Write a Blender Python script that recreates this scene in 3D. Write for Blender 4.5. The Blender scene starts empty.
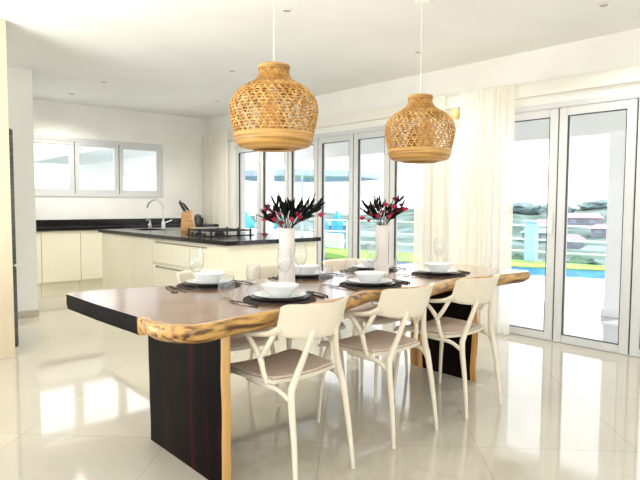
import bpy, bmesh, math, random
from mathutils import Vector, Matrix, noise
random.seed(7)
S = bpy.context.scene
COL = S.collection
PI = math.pi

# ------------------------------------------------------------------ materials
def lin(c):
    return tuple(((v/255)/12.92 if v/255 <= .04045 else ((v/255+.055)/1.055)**2.4) for v in c)+(1,)

def mat(name, col, rough=.5, metal=0, spec=.5, coat=0, trans=0, **kw):
    m = bpy.data.materials.new(name); m.use_nodes = True
    b = m.node_tree.nodes['Principled BSDF']
    b.inputs['Base Color'].default_value = lin(col)
    b.inputs['Roughness'].default_value = rough
    b.inputs['Metallic'].default_value = metal
    b.inputs['Specular IOR Level'].default_value = spec
    b.inputs['Coat Weight'].default_value = coat; b.inputs['Coat Roughness'].default_value = .16
    return m

def nd(m, typ, **props):
    n = m.node_tree.nodes.new(typ)
    for k, v in props.items(): setattr(n, k, v)
    return n
def lk(m, a, b): m.node_tree.links.new(a, b)

def noisy(m, c1, c2, scale=(5,5,5), detail=4, lo=.35, hi=.65, bump=0, coord='Object', dist=0, mid=None):
    """two- or three-colour procedural noise into the base colour"""
    b = m.node_tree.nodes['Principled BSDF']
    tc = nd(m, 'ShaderNodeTexCoord'); mp = nd(m, 'ShaderNodeMapping')
    mp.inputs['Scale'].default_value = scale
    nz = nd(m, 'ShaderNodeTexNoise'); nz.inputs['Scale'].default_value = 1
    nz.inputs['Detail'].default_value = detail; nz.inputs['Distortion'].default_value = dist
    cr = nd(m, 'ShaderNodeValToRGB')
    cr.color_ramp.elements[0].position = lo; cr.color_ramp.elements[0].color = lin(c1)
    cr.color_ramp.elements[1].position = hi; cr.color_ramp.elements[1].color = lin(c2)
    if mid:
        e = cr.color_ramp.elements.new((lo+hi)/2); e.color = lin(mid)
    lk(m, tc.outputs[coord], mp.inputs['Vector']); lk(m, mp.outputs[0], nz.inputs['Vector'])
    lk(m, nz.outputs[0], cr.inputs[0]); lk(m, cr.outputs[0], b.inputs['Base Color'])
    if bump:
        bp = nd(m, 'ShaderNodeBump'); bp.inputs['Strength'].default_value = bump
        bp.inputs['Distance'].default_value = .01
        lk(m, nz.outputs[0], bp.inputs['Height']); lk(m, bp.outputs[0], b.inputs['Normal'])
    return m

M = {}
M['wall'] = noisy(mat('white_plaster', (236,235,228), .7, spec=.25), (233,232,225), (239,238,232), (2,2,2))
M['ceiling'] = noisy(mat('ceiling_paint', (238,238,233), .8, spec=.2), (236,236,231), (241,241,237), (1.5,1.5,1.5))
M['trim'] = mat('trim_paint', (232,229,218), .5)
M['skirting'] = mat('skirting_tile', (196,186,168), .3)
M['frame'] = mat('powder_coated_frame', (208,209,207), .35)
M['seal'] = mat('rubber_seal', (38,40,42), .5)
M['cream_gloss'] = noisy(mat('cream_gloss', (236,231,208), .22), (234,229,205), (239,234,213), (1,1,1))
M['cream_panel'] = mat('cream_side_panel', (208,194,168), .35)
M['groove'] = mat('handle_rail', (150,145,128), .5)  # grey-beige tone of the drawer rail handles
M['granite'] = noisy(mat('black_granite', (10,9,10), .16, spec=.35), (5,4,5), (20,18,20), (180,180,180), lo=.55, hi=.8)
M['steel'] = mat('brushed_steel', (190,192,194), .25, metal=1)
M['dark_steel'] = noisy(mat('dark_fridge_steel', (78,82,80), .28, metal=.7), (66,70,68), (92,96,94), (1,1,60))
M['iron'] = mat('black_cast_iron', (14,14,15), .45)
M['chair'] = noisy(mat('cream_plastic', (216,206,186), .38), (213,203,182), (219,210,190), (6,6,6))
M['pad'] = noisy(mat('taupe_seat_pad', (200,182,168), .75, spec=.2), (192,174,160), (206,189,175), (60,60,60))
M['porcelain'] = mat('white_porcelain', (222,224,224), .15)
M['black_plate'] = mat('black_stoneware', (22,20,21), .25)
M['mat_weave'] = noisy(mat('dark_woven_fibre', (40,32,30), .7), (22,18,18), (72,60,54), (160,160,160))
M['black_cutlery'] = mat('black_cutlery_metal', (16,14,15), .25, metal=.4)
M['vase'] = noisy(mat('matt_white_vase', (214,209,203), .35), (210,204,197), (218,213,208), (8,8,8))
M['leaf'] = noisy(mat('dark_leaf', (18,22,18), .6, spec=.15), (6,7,7), (22,28,20), (30,30,30))
M['stem'] = mat('dark_stem', (30,26,20), .6)
M['bloom'] = noisy(mat('crimson_blossom', (170,22,60), .55), (140,12,44), (206,44,86), (40,40,40))
M['bloom_dark'] = noisy(mat('maroon_blossom', (120,12,40), .55), (86,8,28), (150,20,52), (40,40,40))
M['bamboo'] = noisy(mat('woven_bamboo', (190,142,70), .5), (164,114,46), (210,166,94), (30,30,30), detail=3)
M['bamboo_dark'] = noisy(mat('bamboo_band', (170,124,56), .45), (124,84,30), (196,152,82), (3,3,90), detail=3)
M['bamboo_core'] = noisy(mat('dense_bamboo', (168,118,46), .55), (136,90,28), (188,140,66), (60,60,60), detail=3)
M['bulb'] = mat('opal_bulb', (244,238,222), .3)
M['cord'] = mat('white_cord', (222,218,206), .5)
M['white_plastic'] = mat('white_plastic', (238,236,228), .35)
M['lens'] = mat('downlight_lens', (150,148,140), .3)
M['knife_wood'] = noisy(mat('knife_block_wood', (202,154,96), .45), (184,134,78), (216,172,116), (8,8,60))
M['tan_wood'] = mat('tan_wood_bracket', (214,188,128), .5)
M['pool_tile'] = mat('pool_tile', (80,160,220), .3)
M['railing'] = mat('white_railing', (236,242,246), .4)
M['post'] = mat('pale_blue_post', (176,206,228), .5)
M['canvas_blue'] = noisy(mat('pale_blue_canvas', (172,192,220), .8), (166,186,215), (178,198,224), (2,2,2))
M['tarp_blue'] = noisy(mat('bright_blue_canvas', (70,170,224), .7), (56,156,214), (90,184,232), (3,3,3))
M['porch'] = mat('porch_render', (240,240,237), .7)
M['column'] = mat('white_column', (250,250,248), .6)
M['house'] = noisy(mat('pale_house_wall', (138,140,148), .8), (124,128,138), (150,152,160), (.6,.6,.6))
M['roof_pink'] = mat('hazed_red_roof', (206,130,146), .8)  # red roof washed out by distance haze, painted into its colour
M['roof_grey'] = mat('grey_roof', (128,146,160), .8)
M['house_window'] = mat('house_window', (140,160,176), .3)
M['bush'] = noisy(mat('hazy_bush', (76,112,92), .9, spec=.1), (58,84,70), (104,130,104), (1.6,1.6,1.6))  # distance haze mixed into the green
M['bush_far'] = noisy(mat('hazy_far_bush', (104,138,134), .9, spec=.1), (86,108,110), (122,140,138), (1.2,1.2,1.2))  # paler bush copy, stronger distance haze painted in
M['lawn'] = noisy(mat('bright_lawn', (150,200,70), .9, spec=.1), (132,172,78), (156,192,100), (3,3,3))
M['hill'] = noisy(mat('hazy_hillside', (108,140,128), .95, spec=.05), (76,94,92), (128,140,142), (.28,.28,.28), detail=6, mid=(92,112,100))  # aerial haze put into the slope colours

# sheer curtain
def curtain_mat():
    m = bpy.data.materials.new('sheer_voile'); m.use_nodes = True
    nt = m.node_tree; nt.nodes.clear()
    out = nd(m, 'ShaderNodeOutputMaterial')
    d = nd(m, 'ShaderNodeBsdfDiffuse'); d.inputs[0].default_value = lin((250,247,238))
    t = nd(m, 'ShaderNodeBsdfTranslucent'); t.inputs[0].default_value = lin((250,247,238))
    tr = nd(m, 'ShaderNodeBsdfTransparent')
    a = nd(m, 'ShaderNodeMixShader'); a.inputs[0].default_value = .55
    b = nd(m, 'ShaderNodeMixShader')
    tc = nd(m, 'ShaderNodeTexCoord'); nz = nd(m, 'ShaderNodeTexNoise'); nz.inputs['Scale'].default_value = 220
    mr = nd(m, 'ShaderNodeMapRange'); mr.inputs[3].default_value = .14; mr.inputs[4].default_value = .26
    lk(m, tc.outputs['Object'], nz.inputs['Vector']); lk(m, nz.outputs[0], mr.inputs[0]); lk(m, mr.outputs[0], b.inputs[0])
    lk(m, d.outputs[0], a.inputs[1]); lk(m, t.outputs[0], a.inputs[2])
    lk(m, a.outputs[0], b.inputs[1]); lk(m, tr.outputs[0], b.inputs[2]); lk(m, b.outputs[0], out.inputs[0])
    return m
M['voile'] = curtain_mat()

def glass_mat(name, base, edge, tint=(255,255,255)):
    m = bpy.data.materials.new(name); m.use_nodes = True
    nt = m.node_tree; nt.nodes.clear()
    out = nd(m, 'ShaderNodeOutputMaterial')
    tr = nd(m, 'ShaderNodeBsdfTransparent'); tr.inputs[0].default_value = lin(tint)
    gl = nd(m, 'ShaderNodeBsdfGlossy'); gl.inputs['Roughness'].default_value = .02
    lw = nd(m, 'ShaderNodeLayerWeight'); lw.inputs[0].default_value = .35
    pw = nd(m, 'ShaderNodeMath', operation='POWER'); pw.inputs[1].default_value = 2.5
    mr = nd(m, 'ShaderNodeMapRange'); mr.inputs[3].default_value = base; mr.inputs[4].default_value = edge
    mx = nd(m, 'ShaderNodeMixShader')
    lk(m, lw.outputs['Facing'], pw.inputs[0]); lk(m, pw.outputs[0], mr.inputs[0]); lk(m, mr.outputs[0], mx.inputs[0])
    lk(m, tr.outputs[0], mx.inputs[1]); lk(m, gl.outputs[0], mx.inputs[2]); lk(m, mx.outputs[0], out.inputs[0])
    return m
M['pane'] = glass_mat('window_glass', .03, .35)
M['glass'] = glass_mat('drinking_glass', .035, .8, (251,252,252))

# pool water
def water_mat():
    m = mat('pool_water', (30,140,214), .5, spec=.1)
    noisy(m, (4,88,172), (30,122,198), (2.5,2.5,2.5))
    return m
M['water'] = water_mat()

# polished tile floor, laid on the diagonal
def tile_mat(name, c, grout, rough, size, ox, oy, ang, grout_w=.004, var=4):
    m = mat(name, c, rough, spec=.75)
    b = m.node_tree.nodes['Principled BSDF']
    tc = nd(m, 'ShaderNodeTexCoord'); mp = nd(m, 'ShaderNodeMapping')
    mp.vector_type = 'POINT'
    mp.inputs['Rotation'].default_value = (0,0,ang); mp.inputs['Location'].default_value = (ox,oy,0)
    br = nd(m, 'ShaderNodeTexBrick'); br.offset = 0; br.squash = 1
    br.inputs['Scale'].default_value = 1; br.inputs['Mortar Size'].default_value = grout_w
    br.inputs['Mortar Smooth'].default_value = .3
    br.inputs['Brick Width'].default_value = size; br.inputs['Row Height'].default_value = size
    br.inputs['Color1'].default_value = lin(c); br.inputs['Color2'].default_value = lin(tuple(v-var for v in c))
    br.inputs['Mortar'].default_value = lin(grout)
    lk(m, tc.outputs['Object'], mp.inputs['Vector']); lk(m, mp.outputs[0], br.inputs['Vector'])
    nz = nd(m, 'ShaderNodeTexNoise'); nz.inputs['Scale'].default_value = 1.3; nz.inputs['Detail'].default_value = 5
    mr = nd(m, 'ShaderNodeMapRange'); mr.inputs[3].default_value = .93; mr.inputs[4].default_value = 1.05
    mx = nd(m, 'ShaderNodeMix', data_type='RGBA', blend_type='MULTIPLY'); mx.inputs[0].default_value = 1
    lk(m, tc.outputs['Object'], nz.inputs['Vector']); lk(m, nz.outputs[0], mr.inputs[0])
    lk(m, br.outputs['Color'], mx.inputs[6]); lk(m, mr.outputs[0], mx.inputs[7]); lk(m, mx.outputs[2], b.inputs['Base Color'])
    return m
# u=(x+y)/sqrt2 joint at 2.89, v joint at -.96 ; rotate by -45 deg: x' = u, y' = -v
M['floor'] = tile_mat('polished_porcelain', (190,184,170), (174,168,153), .055, .8, -2.89+.8*8, -.96+.8*8, -PI/4)
M['porch_tile'] = tile_mat('porch_tile', (170,170,174), (146,148,150), .12, .6, 0, 0, 0)
M['terrace'] = tile_mat('terrace_tile', (236,236,234), (200,204,206), .14, .6, 0, 0, 0)

# wood for the slab table
def wood_mat(name, dark, light, axis, rough, ring=9, coat=.3, lo=.3, hi=.7, detail=5, spec=.5, along=.7):
    m = mat(name, dark, rough, coat=coat, spec=spec)
    sc = [ring, ring, ring]; sc[axis] = along
    noisy(m, dark, light, tuple(sc), detail=detail, lo=lo, hi=hi, dist=.6)
    return m
M['slab_top'] = wood_mat('slab_top_wood', (120,78,48), (172,128,88), 0, .2, 8, 1.0)
M['slab_sap'] = wood_mat('live_edge_sapwood', (78,44,18), (194,150,82), 0, .4, 34, .1, .36, .56, 8, along=3.5)
M['slab_end'] = wood_mat('charred_end_grain', (5,3,3), (13,7,6), 2, .6, 10, 0, spec=.05)
M['leg_dark'] = wood_mat('dark_heartwood', (12,7,7), (70,14,18), 2, .55, 11, 0, .55, .78, spec=.06)
M['leg_sap'] = wood_mat('leg_sapwood', (140,92,40), (212,172,104), 2, .35, 18, .1, .3, .65)
M['leg_bark'] = wood_mat('leg_bark_edge', (58,34,20), (196,140,70), 2, .6, 22, 0, .35, .6)

# ------------------------------------------------------------------ mesh helpers
def link(o, parent=None):
    COL.objects.link(o)
    if parent is not None: o.parent = parent
    return o

def obj(name, bm, mats, parent=None, loc=(0,0,0), rotz=0, smooth=38):
    bmesh.ops.recalc_face_normals(bm, faces=bm.faces[:])
    lim = math.radians(smooth)
    for f in bm.faces: f.smooth = True
    for e in bm.edges:
        if len(e.link_faces) == 2:
            e.smooth = e.calc_face_angle(0) < lim
    me = bpy.data.meshes.new(name); bm.to_mesh(me); bm.free()
    for k in (mats if isinstance(mats, (list,tuple)) else [mats]): me.materials.append(M[k])
    o = bpy.data.objects.new(name, me); o.location = loc; o.rotation_euler = (0,0,rotz)
    return link(o, parent)

def tag(o, label, cat, group=None):
    o['label'] = label; o['category'] = cat
    if group: o['group'] = group
    return o
def thing(name, label, cat, loc=(0,0,0), rotz=0, group=None):
    o = bpy.data.objects.new(name, None); o.empty_display_size = .1
    o.location = loc; o.rotation_euler = (0,0,rotz)
    return tag(link(o), label, cat, group)
def struct(name, bm, mats, parent=None, loc=(0,0,0)):
    o = obj(name, bm, mats, parent, loc)
    o['kind'] = 'structure'
    return o
def struct_root(name, loc=(0,0,0)):
    o = bpy.data.objects.new(name, None); o.location = loc; o['kind'] = 'structure'
    return link(o)
def copy_tree(root, label, loc, rotz=0):
    r = root.copy(); COL.objects.link(r); r.location = loc; r.rotation_euler = (0,0,rotz); r['label'] = label
    for ch in list(root.children):
        c = ch.copy(); COL.objects.link(c); c.parent = r
        for g in list(ch.children):
            d = g.copy(); COL.objects.link(d); d.parent = c
    return r

def nb(): return bmesh.new()
def box(bm, x0, x1, y0, y1, z0, z1, bev=0, mi=0):
    vs = [bm.verts.new(v) for v in ((x0,y0,z0),(x1,y0,z0),(x1,y1,z0),(x0,y1,z0),(x0,y0,z1),(x1,y0,z1),(x1,y1,z1),(x0,y1,z1))]
    fs = [bm.faces.new([vs[i] for i in q]) for q in ((3,2,1,0),(4,5,6,7),(0,1,5,4),(1,2,6,5),(2,3,7,6),(3,0,4,7))]
    for f in fs: f.material_index = mi
    if bev:
        es = list({e for f in fs for e in f.edges})
        bmesh.ops.bevel(bm, geom=es, offset=bev, segments=2, affect='EDGES', clamp_overlap=True)
    return bm
def bx(*a, **k): return box(nb(), *a, **k)

def lathe(bm, prof, n=40, c=(0,0), close=False, mi=0):
    rings = []
    for r, z in prof:
        if r < 1e-5: rings.append([bm.verts.new((c[0],c[1],z))])
        else: rings.append([bm.verts.new((c[0]+r*math.cos(2*PI*i/n), c[1]+r*math.sin(2*PI*i/n), z)) for i in range(n)])
    for a, b in zip(rings, rings[1:]):
        for i in range(n):
            j = (i+1) % n
            if len(a) == 1 and len(b) == 1: continue
            if len(a) == 1: f = bm.faces.new((a[0], b[i], b[j]))
            elif len(b) == 1: f = bm.faces.new((a[i], a[j], b[0]))
            else: f = bm.faces.new((a[i], a[j], b[j], b[i]))
            f.material_index = mi
    return bm

def catmull(pts, k=6):
    P = [pts[0]]+list(pts)+[pts[-1]]; out = []
    for i in range(1, len(P)-2):
        for s in range(k):
            t = s/k
            out.append(tuple(.5*((2*b)+(-a+c)*t+(2*a-5*b+4*c-d)*t*t+(-a+3*b-3*c+d)*t**3)
                             for a, b, c, d in zip(P[i-1], P[i], P[i+1], P[i+2])))
    out.append(tuple(pts[-1])); return out

def tube(bm, pts, n=10, k=6, sx=1., sy=1., smooth=True, mi=0):
    """pts (x,y,z,r); round tapered sweep with closed ends"""
    Q = catmull(pts, k) if smooth and len(pts) > 2 else list(pts)
    C = [Vector(q[:3]) for q in Q]; R = [q[3] for q in Q]
    up = Vector((0,0,1)); rings = []; u = None
    for i, c in enumerate(C):
        t = (C[min(i+1,len(C)-1)]-C[max(i-1,0)]).normalized()
        if u is None:
            u = t.orthogonal() if abs(t.dot(Vector((1,0,0)))) > .9 else (Vector((1,0,0))-t*t.x)
        u = (u-t*u.dot(t)).normalized(); v = t.cross(u)
        rings.append([bm.verts.new(c+R[i]*(sx*math.cos(2*PI*j/n)*u+sy*math.sin(2*PI*j/n)*v)) for j in range(n)])
    for a, b in zip(rings, rings[1:]):
        for i in range(n):
            j = (i+1) % n; bm.faces.new((a[i], a[j], b[j], b[i])).material_index = mi
    bm.faces.new(rings[0][::-1]).material_index = mi; bm.faces.new(rings[-1]).material_index = mi
    return bm

def prism(bm, outline, z0, z1, mi=0):
    a = [bm.verts.new((x,y,z0)) for x, y in outline]; b = [bm.verts.new((x,y,z1)) for x, y in outline]
    n = len(outline)
    for i in range(n):
        j = (i+1) % n; bm.faces.new((a[i],a[j],b[j],b[i])).material_index = mi
    bm.faces.new(a[::-1]).material_index = mi; bm.faces.new(b).material_index = mi
    return bm

def sheet(bm, fn, nu, nv, thick, mi=0):
    """closed slab from fn(u,v)->(point, normal)"""
    A, B = [], []
    for i in range(nu+1):
        ra, rb = [], []
        for j in range(nv+1):
            p, n = fn(i/nu, j/nv); p = Vector(p); n = Vector(n).normalized()
            ra.append(bm.verts.new(p+n*thick/2)); rb.append(bm.verts.new(p-n*thick/2))
        A.append(ra); B.append(rb)
    def q(*v): bm.faces.new(v).material_index = mi
    for i in range(nu):
        for j in range(nv):
            q(A[i][j],A[i+1][j],A[i+1][j+1],A[i][j+1]); q(B[i][j],B[i][j+1],B[i+1][j+1],B[i+1][j])
    for i in range(nu):
        q(A[i][0],B[i][0],B[i+1][0],A[i+1][0]); q(A[i][nv],A[i+1][nv],B[i+1][nv],B[i][nv])
    for j in range(nv):
        q(A[0][j],A[0][j+1],B[0][j+1],B[0][j]); q(A[nu][j],B[nu][j],B[nu][j+1],A[nu][j+1])
    return bm

# ------------------------------------------------------------------ camera
F, T, PI_, RO, H = 570.746, .8449, .0627, .0049, 1.2365
d = Vector((math.cos(T)*math.cos(PI_), math.sin(T)*math.cos(PI_), -math.sin(PI_)))
r = Vector((math.sin(T), -math.cos(T), 0)); u = r.cross(d)
r2 = math.cos(RO)*r+math.sin(RO)*u; u2 = -math.sin(RO)*r+math.cos(RO)*u
cam = bpy.data.cameras.new('camera'); co = bpy.data.objects.new('camera', cam); COL.objects.link(co)
cam.sensor_width = 36; cam.lens = F*36/640; cam.clip_end = 500; cam.clip_start = .05
mw = Matrix.Identity(4)
for i in range(3): mw[i][0] = r2[i]; mw[i][1] = u2[i]; mw[i][2] = -d[i]
mw.translation = (0,0,H); co.matrix_world = mw
S.camera = co

XW, YK, ZC = 4.986, 8.494, 2.65          # window wall, kitchen wall, ceiling

# ------------------------------------------------------------------ shell
struct('floor', bx(-3.2, XW+.02, -3.2, YK+.2, -.12, 0), 'floor')
struct('ceiling', bx(-3.2, XW+.2, -3.2, YK+.2, ZC, ZC+.15), 'ceiling')
WX0, WX1, WZ0, WZ1 = 2.16, 4.19, 1.326, 2.165
b = nb()
box(b, -.2, WX0, YK, YK+.2, 0, ZC); box(b, WX1, XW+.2, YK, YK+.2, 0, ZC)
box(b, WX0, WX1, YK, YK+.2, 0, WZ0); box(b, WX0, WX1, YK, YK+.2, WZ1, ZC)
struct('wall_kitchen', b, 'wall')
OP = [(3.80, 7.65), (-.17, 3.08)]; HD = 2.15
b = nb()
box(b, XW, XW+.2, 7.65, YK, 0, ZC); box(b, XW, XW+.2, 3.08, 3.80, 0, ZC); box(b, XW, XW+.2, -3.2, -.17, 0, ZC)
for y0, y1 in OP: box(b, XW, XW+.2, y0, y1, HD, ZC)
struct('wall_window_side', b, 'wall')
struct('wall_left', bx(-.2, 1.80, 6.66, YK, 0, ZC), 'wall')
struct('baseboard_left', bx(-.2, 1.805, 6.645, 6.66, 0, .075, bev=.003), 'skirting')
b = nb(); box(b, XW-.055, XW, -3.2, YK, 2.225, 2.34, bev=.004); box(b, XW-.02, XW, -3.2, YK, 2.34, 2.365, bev=.003)
struct('trim_1', b, 'trim')
for i, (y0, y1) in enumerate(OP):                 # outer head frame of each opening
    struct('trim_%d' % (i+2), bx(XW-.012, XW+.09, y0, y1, 2.10, HD, bev=.003), 'frame')

def frame_ring(bm, ax, a0, a1, z0, z1, w, d0, d1, wb=None, bev=.004):
    """rectangular frame; ax=1 runs along Y with depth X, ax=0 runs along X with depth Y"""
    wb = wb or w
    for (p0, p1, q0, q1) in ((a0, a0+w, z0, z1), (a1-w, a1, z0, z1), (a0+w, a1-w, z1-w, z1), (a0+w, a1-w, z0, z0+wb)):
        if ax == 1: box(bm, d0, d1, p0, p1, q0, q1, bev=bev)
        else: box(bm, p0, p1, d0, d1, q0, q1, bev=bev)
    return bm

# kitchen window: one outer frame, three sashes
w = struct_root('window_1', (0,0,0))
b = nb(); frame_ring(b, 0, WX0, WX1, WZ0, WZ1, .05, YK-.012, YK+.08)
struct('window_frame', b, 'frame', w)
sash = [(2.20, 2.825), (2.835, 3.475), (3.485, 4.15)]
for x0, x1 in sash:
    s = struct('sash', frame_ring(nb(), 0, x0, x1, WZ0+.045, WZ1-.045, .06, YK-.004, YK+.06), 'frame', w)
    b = nb(); frame_ring(b, 0, x0+.06, x1-.06, WZ0+.105, WZ1-.105, .006, YK+.012, YK+.03, bev=0); struct('seal', b, 'frame', s)
    b = nb(); f = b.faces.new([b.verts.new(v) for v in ((x0+.06,YK+.025,WZ0+.1),(x1-.06,YK+.025,WZ0+.1),(x1-.06,YK+.025,WZ1-.1),(x0+.06,YK+.025,WZ1-.1))])
    struct('pane', b, 'pane', s)
for x in (2.83, 3.48):
    struct('sash_gap', bx(x-.004, x+.004, YK-.002, YK+.03, WZ0+.05, WZ1-.05), 'seal', w)

# folding glazed doors
DN = [0]
def door(y0, y1, handle=None, w=.085):
    DN[0] += 1
    t = struct_root('door_%d' % DN[0])
    f = struct('door_frame', frame_ring(nb(), 1, y0+.006, y1-.006, .004, 2.10, .075, XW, XW+.065, wb=.07), 'frame', t)
    b = nb(); frame_ring(b, 1, y0+.08, y1-.08, .073, 2.026, .007, XW+.004, XW+.03, bev=0); struct('seal', b, 'seal', f)
    b = nb(); b.faces.new([b.verts.new(v) for v in ((XW+.028,y0+.078,.07),(XW+.028,y1-.078,.07),(XW+.028,y1-.078,2.03),(XW+.028,y0+.078,2.03))])
    struct('pane', b, 'pane', t)
    struct('door_gap', bx(XW+.012, XW+.05, y0-.005, y0+.005, .01, 2.09), 'seal', t)
    if handle:
        hb = nb(); box(hb, XW-.012, XW, handle-.014, handle+.014, .98, 1.18, bev=.004)
        tube(hb, [(XW-.01,handle,1.12,.009),(XW-.045,handle,1.12,.009),(XW-.05,handle,1.10,.009),(XW-.05,handle,1.0,.008)])
        struct('door_handle', hb, 'white_plastic', t)
bank = [7.62, 6.97, 6.30, 5.67, 5.01, 4.42, 3.83]
for i in range(6): door(bank[i+1], bank[i], handle=(bank[i+1]+.04 if i in (0,) else None))
dr = [3.08, 2.43, 1.78, 1.13, .48, -.17]
for i in range(5): door(dr[i+1], dr[i], handle=(dr[i+1]+.045 if i == 0 else None))

# ------------------------------------------------------------------ exterior
struct('terrace_floor', bx(XW+.02, 6.985, -6, 22, -.14, -.015), 'porch_tile')
# pool line is skewed: near edge A->B, far edge C->D (lawn), far lawn edge E->G
def onl(p, q, y): return p[0]+(q[0]-p[0])*(y-p[1])/(q[1]-p[1])
nearl = ((10.18,4.06),(8.0,8.91)); farl = ((11.72,4.68),(9.1,10.1)); lawnl = ((12.60,4.8),(11.3,12.6))
ya, yb = -6, 13.5
def strip(l0, l1, z0, z1):
    x = lambda l, y: onl(l[0], l[1], y) if not isinstance(l, (int,float)) else l
    ys = [-3, 0, 3.6, 6, 9, 10.9, 13.5]
    xs0 = [x(l0,y) for y in ys]; xs1 = [x(l1,y) for y in ys]
    if l1 is lawnl: xs1 = [max(a_, b_+.3) for a_, b_ in zip(xs1, xs0)]
    xs1 = [max(a_, b_+.02) for a_, b_ in zip(xs1, xs0)]
    b = nb(); V = [[b.verts.new((xx,y,z)) for xx, z in ((p0,z0),(p1,z0),(p1,z1),(p0,z1))] for y, p0, p1 in zip(ys, xs0, xs1)]
    for a_, c_ in zip(V, V[1:]):
        for k in range(4): b.faces.new((a_[k], a_[(k+1)%4], c_[(k+1)%4], c_[k]))
    b.faces.new(V[0]); b.faces.new(V[-1][::-1])
    return b
struct('pool_deck', strip(7.0, nearl, -.16, -.03), 'terrace')
b = strip(nearl, farl, -.3, -.07)
tag(obj('pool_water', b, 'water'), 'strip of bright blue pool water between the white deck and lawn', 'pool')
struct('lawn', strip(farl, lawnl, -.25, -.04), 'lawn')
# porch roof, beam, columns
struct('porch_ceiling', bx(XW+.2, 7.05, -6, 20, 2.52, 2.7), 'porch')
struct('porch_beam', bx(6.85, 7.05, -6, 20, 2.06, 2.52), 'porch')
for n, (x0, x1, y0, y1) in enumerate(((6.66,6.9,2.42,2.66),(6.88,7.04,9.35,9.68))):
    c = nb(); box(c, x0, x1, y0, y1, -.015, 2.06, bev=.006); box(c, x0-.02, x1+.02, y0-.02, y1+.02, -.015, .08, bev=.004)
    struct('porch_column', c, 'column')
# railing along the far lawn edge
t = thing('railing', 'white horizontal rail fence along the far edge of the lawn', 'railing', (0,0,-.04))
def rp(y): return onl(lawnl[0], lawnl[1], y)-.12
for z in (.23, .50, .82):
    tb = tube(nb(), [(rp(-4),-4,z,.022),(rp(13),13,z,.022)], smooth=False)
    obj('rail', tb, 'railing', t)
for y in (-1.0, 1.7, 4.2, 9.0, 11.6):
    obj('railing_post', bx(rp(y)-.03, rp(y)+.03, y-.03, y+.03, 0, .84), 'railing', t)
p = nb(); box(p, rp(6.5)-.1, rp(6.5)+.1, 6.38, 6.62, 0, .88, bev=.01); box(p, rp(6.5)-.13, rp(6.5)+.13, 6.35, 6.65, .88, .93, bev=.01)
obj('railing_post', p, 'post', t)
# low white wall behind the lawn at the left
tag(obj('garden_wall', bx(11.35, 11.5, 11.9, 17.5, -.05, .38, bev=.01), 'railing'), 'low white garden wall behind the lawn, seen past the island', 'wall')

# parasol beyond the terrace
t = thing('garden_parasol', 'large pale blue parasol standing by the pool beyond the left windows', 'parasol', (8.95,10.75,-.03))
c = nb(); n = 8
lathe(c, [(.05,2.46),(.7,2.31),(1.45,2.13),(1.95,2.0),(1.95,1.87),(1.93,1.87),(1.93,1.98),(1.44,2.11),(.7,2.28),(.05,2.43)], n=8)
obj('canopy', c, 'canvas_blue', t)
obj('pole', tube(nb(), [(0,0,.02,.03),(0,0,2.45,.03)], smooth=False), 'railing', t)
obj('base', lathe(nb(), [(0,0),(.3,0),(.3,.05),(.08,.08),(0,.08)], 24), 'railing', t)

# terrain as a fan beyond the garden
def terr(rad, a):
    nzv = noise.noise(Vector((rad*math.cos(a)*.06, rad*math.sin(a)*.06, 3.1)))
    s = max(0, min(1, (rad-17)/14)); z = -.5-2.8*s*s*(3-2*s)
    s2 = max(0, min(1, (rad-34)/50)); lf = max(0,min(1,(a-.55)/.25)); top = 2.1+.5*math.sin(a*9+.6)+.4*math.sin(a*23)-1.9*lf
    return z+(top+2.4)*s2*s2*(3-2*s2)+nzv*.9*min(1,(rad-14)/12)
b = nb(); rows = []
rads = [14.2+ (95-14.2)*(i/46)**1.6 for i in range(47)]
for ra in rads:
    rows.append([b.verts.new((ra*math.cos(a), ra*math.sin(a), terr(ra,a))) for a in [math.radians(-25+ 145*j/90) for j in range(91)]])
for i in range(46):
    for j in range(90): b.faces.new((rows[i][j],rows[i+1][j],rows[i+1][j+1],rows[i][j+1]))
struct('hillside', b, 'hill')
struct('garden_ground', bx(XW+.2, 24, -8, 30, -3.2, -.6), 'hill')

def P(px, dist):     # a spot on the terrain at an azimuth (tangent of the bearing) and a distance
    t_ = (px-320)/F; v = Vector((d.x,d.y,0)).normalized()+r*t_
    v.normalize(); a = math.atan2(v.y, v.x); return v.x*dist, v.y*dist, terr(dist, a), a
hs = [(519,42,'grey',5,3),(537,56,'grey',6,3.4),(549,62,'pink',7,3.6),(570,52,'pink',5,3),(582,66,'pink',9,3.6),(597,46,'grey',4.5,2.8),
      (582,41,'grey',4,2.6),(604,58,'pink',5,3),(333,60,'grey',7,3),(368,52,'grey',6,3.2),(248,62,'grey',7,3.2),(276,56,'pink',6,3)]
hw = ['pale house with grey roof, low on the hill by the curtain','wide pale house with grey roof, mid hill behind the blue post',
      'pale house with haze-washed red roof, high behind the left glass door','pale house with haze-washed red roof, beside the middle door stile on the hill',
      'long house with pink roof, highest in the right glass door','pale grey roofed house near the porch column, mid hill',
      'small pale house, lowest in the right glass door','haze-washed red roofed house at the edge of the porch column',
      'pale house far behind the lawn between the two vases','pale house far behind the second vase',
      'pale house far behind the leftmost folding window','haze-washed red roofed house far behind the first vase']
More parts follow.
